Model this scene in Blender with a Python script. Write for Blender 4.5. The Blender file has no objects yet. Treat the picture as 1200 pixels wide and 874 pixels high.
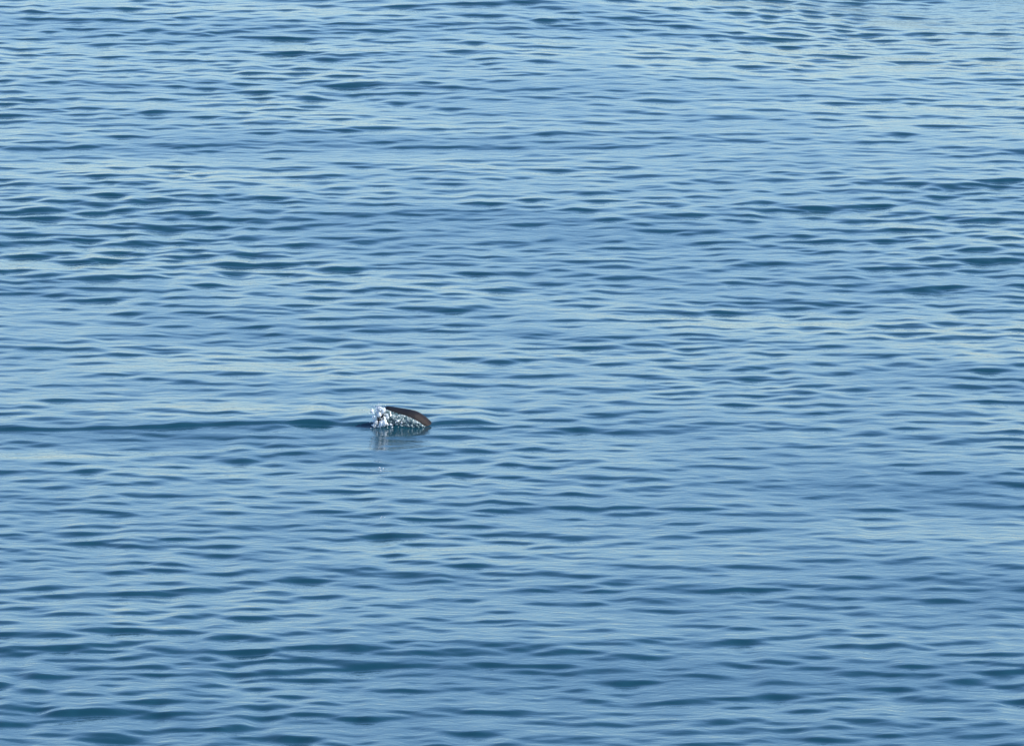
import bpy, bmesh, math, random
import numpy as np
from mathutils import Vector, noise as mnoise

S = bpy.context.scene
COL = S.collection
rng = np.random.default_rng(11)
random.seed(5)

# ------------------------------------------------------------------ camera
W_PX, H_PX = 1200.0, 874.0
HFOV = math.radians(7.0)
PITCH = math.radians(11.0)             # looking down from a low cliff
CAM_H = 18.7
FPX = (W_PX / 2) / math.tan(HFOV / 2)
cam_d = bpy.data.cameras.new("camera")
cam_d.sensor_fit = 'HORIZONTAL'
cam_d.angle = HFOV
cam_d.clip_start = 0.5
cam_d.clip_end = 40000
cam = bpy.data.objects.new("camera", cam_d)
cam.location = (0, 0, CAM_H)
cam.rotation_euler = (math.pi / 2 - PITCH, 0, 0)
COL.objects.link(cam)
S.camera = cam

# ------------------------------------------------------------------ sky, sun, exposure
SUN_EL, SUN_AZ = math.radians(48), math.radians(100)     # azimuth measured to the right of the view
world = bpy.data.worlds.new("World")
S.world = world
world.use_nodes = True
wn = world.node_tree.nodes
bg = wn['Background']
sky = wn.new('ShaderNodeTexSky')
sky.sky_type = 'NISHITA'
sky.sun_disc = False
sky.sun_elevation = SUN_EL
sky.sun_rotation = SUN_AZ
sky.air_density = 1.25
sky.dust_density = 0.3
sky.ozone_density = 8.5
world.node_tree.links.new(sky.outputs[0], bg.inputs[0])
bg.inputs[1].default_value = 0.12
sun_d = bpy.data.lights.new("sun", 'SUN')
sun_d.energy = 4.0
sun_d.angle = math.radians(0.5)
sun_d.color = (1.0, 0.95, 0.88)
sun = bpy.data.objects.new("sun", sun_d)
sdir = Vector((math.sin(SUN_AZ) * math.cos(SUN_EL), math.cos(SUN_AZ) * math.cos(SUN_EL), math.sin(SUN_EL)))
sun.rotation_euler = (-sdir).to_track_quat('-Z', 'Y').to_euler()
COL.objects.link(sun)
vs = S.view_settings
vs.view_transform = 'Standard'
vs.look = 'None'
vs.gamma = 1
vs.exposure = 1.2
vs.use_curve_mapping = False


def at(u, v):
    """where the still water shows at pixel (u, v) of the 1200 x 874 photograph"""
    dx, dy = (u - W_PX / 2) / FPX, -(v - H_PX / 2) / FPX
    d = Vector((dx, math.cos(PITCH) + dy * math.sin(PITCH), -math.sin(PITCH) + dy * math.cos(PITCH)))
    t = CAM_H / -d.z
    return (d.x * t, d.y * t)


def tag(o, label, cat=None, kind=None):
    o['label'] = label
    if cat:
        o['category'] = cat
    if kind:
        o['kind'] = kind


def smooth(e0, e1, x):
    t = np.clip((x - e0) / (e1 - e0), 0, 1)
    return t * t * (3 - 2 * t)


# ------------------------------------------------------------------ materials
def new_mat(name):
    m = bpy.data.materials.new(name)
    m.use_nodes = True
    return m, m.node_tree.nodes, m.node_tree.links, m.node_tree.nodes['Principled BSDF']


def water_material():
    m, n, l, p = new_mat("sea_water")
    p.inputs['Base Color'].default_value = (0.003, 0.025, 0.039, 1)
    p.inputs['Roughness'].default_value = 0.095
    p.inputs['IOR'].default_value = 1.333
    geo = n.new('ShaderNodeNewGeometry')

    def ripples(sx, sy, detail, dist, rot):
        mp = n.new('ShaderNodeMapping')
        mp.inputs['Scale'].default_value = (sx, sy, 1)
        mp.inputs['Rotation'].default_value = (0, 0, rot)
        l.new(geo.outputs['Position'], mp.inputs['Vector'])
        t = n.new('ShaderNodeTexNoise')
        t.inputs['Scale'].default_value = 1
        t.inputs['Detail'].default_value = detail
        t.inputs['Roughness'].default_value = 0.5
        t.inputs['Distortion'].default_value = dist
        l.new(mp.outputs[0], t.inputs['Vector'])
        return t
    a = ripples(1.7, 4.6, 3, 0.25, 0.05)
    b = ripples(4.5, 9.0, 2, 0.2, -0.12)
    b1 = n.new('ShaderNodeBump')
    b1.inputs['Strength'].default_value = 1
    b1.inputs['Distance'].default_value = 0.005
    l.new(a.outputs['Fac'], b1.inputs['Height'])
    b2 = n.new('ShaderNodeBump')
    b2.inputs['Strength'].default_value = 1
    b2.inputs['Distance'].default_value = 0.0030
    l.new(b.outputs['Fac'], b2.inputs['Height'])
    l.new(b1.outputs[0], b2.inputs['Normal'])
    c = ripples(11.0, 21.0, 2, 0.3, 0.2)
    b3 = n.new('ShaderNodeBump')
    b3.inputs['Strength'].default_value = 1
    b3.inputs['Distance'].default_value = 0.0018
    l.new(c.outputs['Fac'], b3.inputs['Height'])
    l.new(b2.outputs[0], b3.inputs['Normal'])
    l.new(b3.outputs[0], p.inputs['Normal'])
    return m


# ------------------------------------------------------------------ the sea
X0, X1, NX = -14.0, 14.0, 560          # finely waved patch, 5 cm by 3 cm cells
Y0, NY, DY = 73.0, 2048, 0.03125
DX = (X1 - X0) / NX
gx = X0 + DX * np.arange(NX)
gy = Y0 + DY * np.arange(NY)


LEAN, FRONT, BACK = 2.2, 2.3, 0.02


def wave_field():
    kx = np.fft.fftfreq(NX, DX) * 2 * np.pi
    ky = np.fft.fftfreq(NY, DY) * 2 * np.pi
    KX, KY = np.meshgrid(kx, ky)
    K = np.hypot(KX, KY) + 1e-9
    lam = 2 * np.pi / K
    th = np.arctan2(KX, KY)                          # 0 = running along the view

    def band(l0, width, slope, spread, turn):
        d = np.cos(th - turn)
        D = np.where(np.abs(d) > 0, np.abs(d) ** spread, 0)
        A = np.exp(-0.5 * (np.log(lam / l0) / width) ** 2) * D
        A[0, 0] = 0
        z = (rng.normal(size=K.shape) + 1j * rng.normal(size=K.shape)) * np.sqrt(A) / K ** 1.0
        zy = np.real(np.fft.ifft2(1j * KY * z))
        return z * slope / zy.std()
    parts = [band(6.0, .40, .0095, 4, 0.25), band(3.0, .35, .013, 4, -0.1),
             band(1.0, .28, .028, 4, 0.06), band(0.52, .25, .050, 4.5, -0.05), band(0.27, .22, .032, 6, 0.06)]
    H = np.zeros((NY, NX)); HX = np.zeros_like(H); HY = np.zeros_like(H)
    chop = [0.5, 0.5, 0.4, 0.35, 0.3]
    # gusts: the short ripples come in patches
    g = np.exp(-0.5 * (np.hypot(KX / .9, KY / .35)) ** 2)
    gust = np.real(np.fft.ifft2((rng.normal(size=K.shape) + 1j * rng.normal(size=K.shape)) * g))
    gust = 1 + 0.19 * gust / gust.std()
    vv = (874, 820, 760, 640, 520, 440, 380, 310, 270, 220, 170, 60, 0)
    gp = np.interp(gy, [at(600, v)[1] for v in vv], (1.25, 1.2, 1.05, 1.0, .95, .95, .95, 1.2, 1.32, 1.2, .95, .95, .95))
    gust = np.clip(gust, 0.82, 1.4) * gp[:, None]
    for i, z in enumerate(parts):
        if i == 0:
            continue
        gm = gust if i >= 2 else 1
        H += np.real(np.fft.ifft2(z)) * gm
        HX += np.real(np.fft.ifft2(1j * KX / K * z)) * gm * chop[i]
        HY += np.real(np.fft.ifft2(1j * KY / K * z)) * gm * chop[i]
    ky1 = np.where(np.abs(KY) < 1e-6, 1, KY)
    hp = np.where(np.abs(KY) < 1e-6, 0, np.clip((np.abs(KY) - .35) / .5, 0, 1))

    def integrate(f):
        return np.real(np.fft.ifft2(np.fft.fft2(f) * hp / (1j * ky1)))
    # wind waves run towards the viewer: fronts short and steep, backs long and nearly flat
    s = np.gradient(H, DY, axis=0)
    s = .18 * np.tanh(s / .18)
    s0 = 0.018
    H = integrate(FRONT * s0 * np.log1p(np.exp(np.clip((s - .036) / s0, -30, 30))) + BACK * s)
    s = np.gradient(H, DY, axis=0)
    HY -= integrate(0.6 * np.tanh(LEAN * s / 0.6))
    z = np.real(np.fft.ifft2(parts[0]))
    H += z
    return H, HX, HY


H, HX, HY = wave_field()
GX, GY = np.meshgrid(gx, gy)

# long swell seen in the photo: faces turned towards the viewer at some depths
prof = [(-60, -.018), (0, -.017), (120, -.008), (200, -.010), (270, -.020), (330, -.010), (400, .006), (470, .004),
        (520, -.003), (580, .002), (660, .002), (740, -.004), (830, -.018), (874, -.02)]
py = np.array([at(600, v)[1] for v, s in prof])[::-1]
ps = np.array([s for v, s in prof])[::-1]
slope = np.interp(gy, py, ps)
ker = np.hanning(81); ker /= ker.sum()
slope = np.convolve(np.pad(slope, 40, mode='edge'), ker, 'valid')
SW = np.cumsum(-slope) * DY
SW -= np.linspace(SW[0], SW[-1], NY)
SW -= SW[int((at(470, 498)[1] - Y0) / DY)]
H += SW[:, None]
# a smoother, farther-leaning stretch of water on the right of the view beyond the animal
yy = np.array([at(600, v)[1] for v in (240, 150, 60, -40)])
lean = np.interp(gy, yy, [0, -.010, -.029, -.034])
lean_h = np.cumsum(lean) * DY
H += lean_h[:, None] * smooth(-.5, 7.0, gx)[None, :]

# wake: one long low ridge trailing to the left of the animal and a short bow line on its right
ax, ay = at(470, 498)
wk = [at(u, v) for u, v in ((-400, 512), (-150, 508), (0, 505), (90, 502.5), (200, 499.5), (300, 497.5), (390, 497.5), (430, 498.5),
                            (470, 500), (500, 498.5), (512, 496.6), (535, 494.6), (560, 495.2), (590, 497))]
wx = np.array([p[0] for p in wk]); wy = np.array([p[1] for p in wk])
amp_x = np.array([at(u, 498)[0] for u in (-400, -60, 60, 200, 330, 385, 400, 425, 500, 530, 560, 585)])
amp_v = np.array([0, .6, .8, .95, 1.0, .8, .6, 1.0, 1.05, 1.05, .8, 0])
cy = np.interp(gx, wx, wy) + 0.05 * np.sin(gx * 1.9) + .025 * np.sin(gx * 5.3 + 1)
am = np.interp(gx, amp_x, amp_v) * (1 + .22 * np.sin(gx * 3.1 + .6) + .16 * np.sin(gx * 7.7) + .1 * np.sin(gx * 13.1))
d = GY - cy[None, :]
still = np.exp(-0.5 * (((GX - at(452, 510)[0]) / .45) ** 2 + ((GY - at(452, 512)[1]) / 1.0) ** 2))
calm = 0.2 * np.exp(-0.5 * ((d + 0.2) / 0.5) ** 2) * np.clip(am, 0, 1)[None, :]
H *= (1 - calm) * (1 - .75 * still)
HX *= (1 - calm) * (1 - .75 * still)
HY *= (1 - calm) * (1 - .75 * still)
ridge = np.where(d < 0, np.exp(-0.5 * (d / .042) ** 2), np.exp(-0.5 * (d / .8) ** 2))
H += 0.036 * ridge * am[None, :]
# second, fainter wave running out in front of the wake
cy2 = np.interp(gx, wx, wy) - 1.55 - 0.05 * (ax - gx) + .06 * np.sin(gx * 1.7)
am2 = np.interp(gx, [at(u, 498)[0] for u in (-200, 20, 250, 440, 540, 600)], [0, .6, .5, .7, .5, 0])
H += 0.016 * np.exp(-0.5 * ((GY - cy2[None, :]) / .2) ** 2) * am2[None, :]

# fade the fine waves out where the mesh opens up towards the horizon
fade = (smooth(X0, X0 + 3, gx) * (1 - smooth(X1 - 3, X1, gx)))[None, :] * (smooth(Y0, Y0 + 2.5, gy) * (1 - smooth(gy[-1] - 5, gy[-1], gy)))[:, None]
H *= fade; HX *= fade; HY *= fade


def stretch(a, n, first, ratio):
    return a + np.cumsum(first * ratio ** np.arange(n))


right = stretch(gx[-1], 46, .06, 1.28)
left = -stretch(-gx[0], 46, .06, 1.28)[::-1]
far = stretch(gy[-1], 46, .05, 1.30)
near = -stretch(-gy[0], 30, .05, 1.33)[::-1]
ex = np.concatenate([left, gx, right]); ey = np.concatenate([near, gy, far])
EX, EY = np.meshgrid(ex, ey)
EZ = np.zeros_like(EX)
a0, b0 = len(near), len(left)
EX[a0:a0 + NY, b0:b0 + NX] += HX
EY[a0:a0 + NY, b0:b0 + NX] += HY
EZ[a0:a0 + NY, b0:b0 + NX] = H


def grid_mesh(name, X, Y, Z):
    ny, nx = X.shape
    co = np.stack([X, Y, Z], -1).reshape(-1, 3).astype(np.float32)
    idx = np.arange(ny * nx).reshape(ny, nx)
    q = np.stack([idx[:-1, :-1], idx[:-1, 1:], idx[1:, 1:], idx[1:, :-1]], -1).reshape(-1, 4).astype(np.int32)
    me = bpy.data.meshes.new(name)
    me.vertices.add(len(co)); me.vertices.foreach_set('co', co.ravel())
    me.loops.add(q.size); me.loops.foreach_set('vertex_index', q.ravel())
    me.polygons.add(len(q))
    me.polygons.foreach_set('loop_start', np.arange(0, q.size, 4, dtype=np.int32))
    me.polygons.foreach_set('use_smooth', np.ones(len(q), dtype=bool))
    me.update(calc_edges=True)
    return me


sea = bpy.data.objects.new("sea", grid_mesh("sea", EX, EY, EZ))
sea.data.materials.append(water_material())
COL.objects.link(sea)
tag(sea, "rippled blue sea filling the whole view", kind='structure')

# ------------------------------------------------------------------ the animal
U = math.hypot(ax, math.hypot(ay, CAM_H)) / FPX         # metres per photo pixel at the animal
AX, AY = ax, ay


def P(u, z, y=0.0):
    """u, z in photo pixels from the animal's waterline (u = photo column), y in metres away from the viewer"""
    return Vector((AX + (u - 470) * U, AY + y, z * U / math.cos(PITCH)))


def fur_material():
    m, n, l, p = new_mat("wet_brown_fur")
    tc = n.new('ShaderNodeTexCoord')
    t = n.new('ShaderNodeTexNoise')
    t.inputs['Scale'].default_value = 16; t.inputs['Detail'].default_value = 5
    l.new(tc.outputs['Object'], t.inputs['Vector'])
    r = n.new('ShaderNodeValToRGB')
    r.color_ramp.elements[0].position = .35; r.color_ramp.elements[0].color = (.007, .006, .006, 1)
    r.color_ramp.elements[1].position = .7; r.color_ramp.elements[1].color = (.030, .016, .009, 1)
    l.new(t.outputs['Fac'], r.inputs['Fac'])
    # near black at the rump, browner towards the shoulders
    sx = n.new('ShaderNodeSeparateXYZ'); l.new(tc.outputs['Object'], sx.inputs[0])
    mr = n.new('ShaderNodeMapRange')
    mr.inputs['From Min'].default_value = .06; mr.inputs['From Max'].default_value = .42
    l.new(sx.outputs['X'], mr.inputs['Value'])
    mc = n.new('ShaderNodeMixRGB'); mc.inputs[1].default_value = (.004, .005, .008, 1)
    l.new(mr.outputs[0], mc.inputs[0]); l.new(r.outputs[0], mc.inputs[2])
    l.new(mc.outputs[0], p.inputs['Base Color'])
    p.inputs['Roughness'].default_value = 0.55
    p.inputs['IOR'].default_value = 1.18
    mp = n.new('ShaderNodeMapping')
    mp.inputs['Scale'].default_value = (18, 90, 90)
    l.new(tc.outputs['Object'], mp.inputs['Vector'])
    t2 = n.new('ShaderNodeTexNoise'); t2.inputs['Scale'].default_value = 1; t2.inputs['Detail'].default_value = 3
    l.new(mp.outputs[0], t2.inputs['Vector'])
    b = n.new('ShaderNodeBump'); b.inputs['Distance'].default_value = .006; b.inputs['Strength'].default_value = .7
    l.new(t2.outputs['Fac'], b.inputs['Height'])
    l.new(b.outputs[0], p.inputs['Normal'])
    return m


# stations along the back: photo column, height of the back line, half height, half width (photo pixels)
ST = [(385, -40, 1.2, 1.5), (396, -36, 3, 4), (408, -30, 5.5, 6.5), (420, -21, 9, 9), (428, -12, 11, 10), (435, -2, 12.5, 11),
      (441, 8, 14, 12), (447, 17, 15, 13), (453, 22.6, 15.5, 13.5), (460, 21.6, 16, 14), (470, 19.8, 16, 14.5), (480, 18.4, 16, 14.5),
      (488, 16.6, 15.5, 14), (494, 13.2, 15, 13.5), (500, 8.6, 14, 12.5), (505, 4.0, 13, 12), (510, -1, 12, 11), (517, -10, 10.5, 9.5),
      (526, -18, 9.5, 9), (536, -24, 9.2, 9), (546, -30, 7.5, 7.2), (553, -36, 4.5, 4.8), (557, -39, 1.5, 2)]


def back_at(u):
    us = [s[0] for s in ST]
    return [float(np.interp(u, us, [s[k] for s in ST])) for k in (1, 2, 3)]


def animal_mesh():
    bm = bmesh.new()
    us = np.concatenate([np.linspace(ST[0][0], ST[-1][0], 90)])
    NA = 32
    rows = []
    for u in us:
        # smoothed station values
        acc = np.mean([back_at(u + o) for o in (-2, -1, 0, 1, 2)], axis=0)
        top, hh, hw = acc
        row = []
        for k in range(NA):
            a = 2 * math.pi * k / NA
            y = math.sin(a) * hw * U
            z = top - hh + math.cos(a) * hh
            nz = mnoise.noise(Vector((u * .05, y * 14, z * .09)))
            row.append(bm.verts.new(P(u, z + nz * 0.5, y * (1 + .03 * nz)) - P(470, 0)))
        rows.append(row)
    for i in range(len(rows) - 1):
        for k in range(NA):
            bm.faces.new((rows[i][k], rows[i + 1][k], rows[i + 1][(k + 1) % NA], rows[i][(k + 1) % NA]))
    bm.faces.new(rows[0]); bm.faces.new(rows[-1][::-1])
    bmesh.ops.recalc_face_normals(bm, faces=bm.faces)
    me = bpy.data.meshes.new("sea_animal")
    bm.to_mesh(me); bm.free()
    for f in me.polygons:
        f.use_smooth = True
    return me


animal = bpy.data.objects.new("sea_animal", animal_mesh())
animal.location = P(470, 0)
animal.data.materials.append(fur_material())
COL.objects.link(animal)
tag(animal, "dark brown wet back of an animal arching out of the sea beside white splash", "animal")

# ------------------------------------------------------------------ water thrown up and running off the back
def foam_material(name, lo, hi, trans, scale, islands=False, p0=.42, p1=.58):
    m, n, l, p = new_mat(name)
    tc = n.new('ShaderNodeTexCoord')
    t = n.new('ShaderNodeTexNoise')
    t.inputs['Scale'].default_value = scale; t.inputs['Detail'].default_value = 4
    l.new(tc.outputs['Object'], t.inputs['Vector'])
    r = n.new('ShaderNodeValToRGB')
    r.color_ramp.elements[0].position = p0; r.color_ramp.elements[0].color = lo
    r.color_ramp.elements[1].position = p1; r.color_ramp.elements[1].color = hi
    l.new(t.outputs['Fac'], r.inputs['Fac'])
    l.new(r.outputs[0], p.inputs['Base Color'])
    p.inputs['Roughness'].default_value = 0.095
    p.inputs['IOR'].default_value = 1.333
    p.inputs['Transmission Weight'].default_value = trans
    b = n.new('ShaderNodeBump'); b.inputs['Distance'].default_value = .01; b.inputs['Strength'].default_value = .8
    l.new(t.outputs['Fac'], b.inputs['Height'])
    l.new(b.outputs[0], p.inputs['Normal'])
    if islands:                                     # some lumps are clear water, others full of air
        g = n.new('ShaderNodeNewGeometry')
        q = n.new('ShaderNodeMapRange')
        q.inputs['From Min'].default_value = .12; q.inputs['From Max'].default_value = .45
        q.inputs['To Min'].default_value = .85; q.inputs['To Max'].default_value = 0
        l.new(g.outputs['Random Per Island'], q.inputs['Value'])
        l.new(q.outputs[0], p.inputs['Transmission Weight'])
    # sunlight comes through thin foam as well as off it
    tr = n.new('ShaderNodeBsdfTranslucent'); tr.inputs[0].default_value = (.85, .88, .9, 1)
    mx = n.new('ShaderNodeMixShader')
    mul = n.new('ShaderNodeMath'); mul.operation = 'MULTIPLY'; mul.inputs[1].default_value = .45
    l.new(r.outputs[0], mul.inputs[0]); l.new(mul.outputs[0], mx.inputs[0])
    l.new(p.outputs[0], mx.inputs[1]); l.new(tr.outputs[0], mx.inputs[2])
    l.new(mx.outputs[0], n['Material Output'].inputs['Surface'])
    return m


def blob(bm, c, r, sub=1, stretch_z=1.0):
    res = bmesh.ops.create_icosphere(bm, subdivisions=sub, radius=1)
    off = Vector((random.random() * 50, random.random() * 50, 0))
    ax_ = Vector((random.gauss(0, .9), random.gauss(0, .4), 1)).normalized()
    for v in res['verts']:
        k = 1 + .45 * mnoise.noise(v.co * 1.3 + off)
        p = v.co * k
        p = p + ax_ * p.dot(ax_) * (stretch_z - 1)
        v.co = c + p * r


def height_at(x, y):
    return float(H[int((y - Y0) / DY), int((x - X0) / DX)])


def splash_mesh():
    bm = bmesh.new()
    # (column, height, radius across, radius up, how many, drop size) in photo pixels
    lumps = [(446, 20.3, 3.4, 1.7, 13, 1.9), (444.5, 15, 2.0, 1.6, 8, 1.7), (449, 4.6, 3.8, 2.8, 16, 2.1), (453, 12, 2.2, 5.0, 10, 1.5),
             (441, 6, 2.4, 3.6, 9, 1.3), (439, 2, 3, 1.5, 10, 1.0), (436.5, 19.5, 1.2, 2.2, 6, 1.2), (438, 13, 1.2, 2, 5, .8),
             (446, 0.8, 9, 1.0, 26, 1.1), (457, 3, 5, 2.5, 10, 1.1), (445, 12, 10, 11, 170, .34), (439, 19, 10, 8, 60, .28), (446, 24, 8, 4, 40, .3), (452, .6, 16, .8, 60, .4),
             (465.5, 8, 1.4, 1.4, 5, 1.2), (471, 6, 1.8, 1.2, 5, 1.2), (474, 1.5, 12, 2, 14, .45)]
    for u, z, ru, rz, n, s in lumps:
        for _ in range(n):
            du, dz, dy = random.gauss(0, .5), random.gauss(0, .5), random.gauss(0, .5)
            zz = max(z + dz * rz, 0.0)
            r = s * random.uniform(.45, 1.35)
            blob(bm, P(u + du * ru, zz, (-14.5 + dy * 6) * U) - P(448, 0), r * U, 2 if r > .9 else 1, random.uniform(.9, 2.2))
    # small white blobs on the water in front, standing in for bright glints
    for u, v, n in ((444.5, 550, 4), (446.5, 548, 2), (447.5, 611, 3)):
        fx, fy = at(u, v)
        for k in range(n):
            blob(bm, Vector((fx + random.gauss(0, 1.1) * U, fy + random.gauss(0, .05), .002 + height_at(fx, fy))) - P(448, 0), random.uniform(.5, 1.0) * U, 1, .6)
    me = bpy.data.meshes.new("splash")
    bm.to_mesh(me); bm.free()
    for f in me.polygons:
        f.use_smooth = True
    return me


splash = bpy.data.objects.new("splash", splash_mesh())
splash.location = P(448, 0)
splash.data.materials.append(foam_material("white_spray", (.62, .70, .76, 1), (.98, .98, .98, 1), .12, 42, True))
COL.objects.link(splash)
tag(splash, "sparkling white splash of spray thrown up at the animal's rear", "splash", 'stuff')


def film_mesh():
    """broken sheet of water sliding down the near flank"""
    bm = bmesh.new()
    NU, NV = 60, 30
    grid = []
    for i in range(NU):
        u = 450 + (498 - 450) * i / (NU - 1)
        top, hh, hw = np.mean([back_at(u + o) for o in (-2, -1, 0, 1, 2)], axis=0)
        zt = float(np.interp(u, [450, 455, 460, 466, 476, 485, 490, 494, 498], [21.6, 19.2, 17.8, 15.8, 13.2, 9.6, 7.0, 4, 1]))
        row = []
        for j in range(NV):
            z = zt + (-3.0 - zt) * j / (NV - 1)
            c = max(-1, min(1, (z - (top - hh)) / hh))
            y = -math.sqrt(max(0, 1 - c * c)) * hw
            nz = mnoise.noise(Vector((u * .33, z * .3, 3))) + .6 * mnoise.noise(Vector((u * .8, z * .7, 8)))
            bulge = (1.1 + 1.5 * nz) * (0.25 + .75 * math.sin(math.pi * min(1, j / 8) / 2))
            row.append(bm.verts.new(P(u + .7 * nz, z, (y - max(.1, bulge)) * U) - P(470, 0)))
        grid.append(row)
    for i in range(NU - 1):
        for j in range(NV - 1):
            bm.faces.new((grid[i][j], grid[i][j + 1], grid[i + 1][j + 1], grid[i + 1][j]))
    me = bpy.data.meshes.new("water_film")
    bm.to_mesh(me); bm.free()
    for f in me.polygons:
        f.use_smooth = True
    return me


film = bpy.data.objects.new("water_film", film_mesh())
film.location = P(470, 0)
film.data.materials.append(foam_material("running_water", (.07, .12, .13, 1), (.66, .74, .73, 1), .25, 42, False, .48, .70))
COL.objects.link(film)
tag(film, "glittering sheet of water running down the animal's near flank", "water", 'stuff')
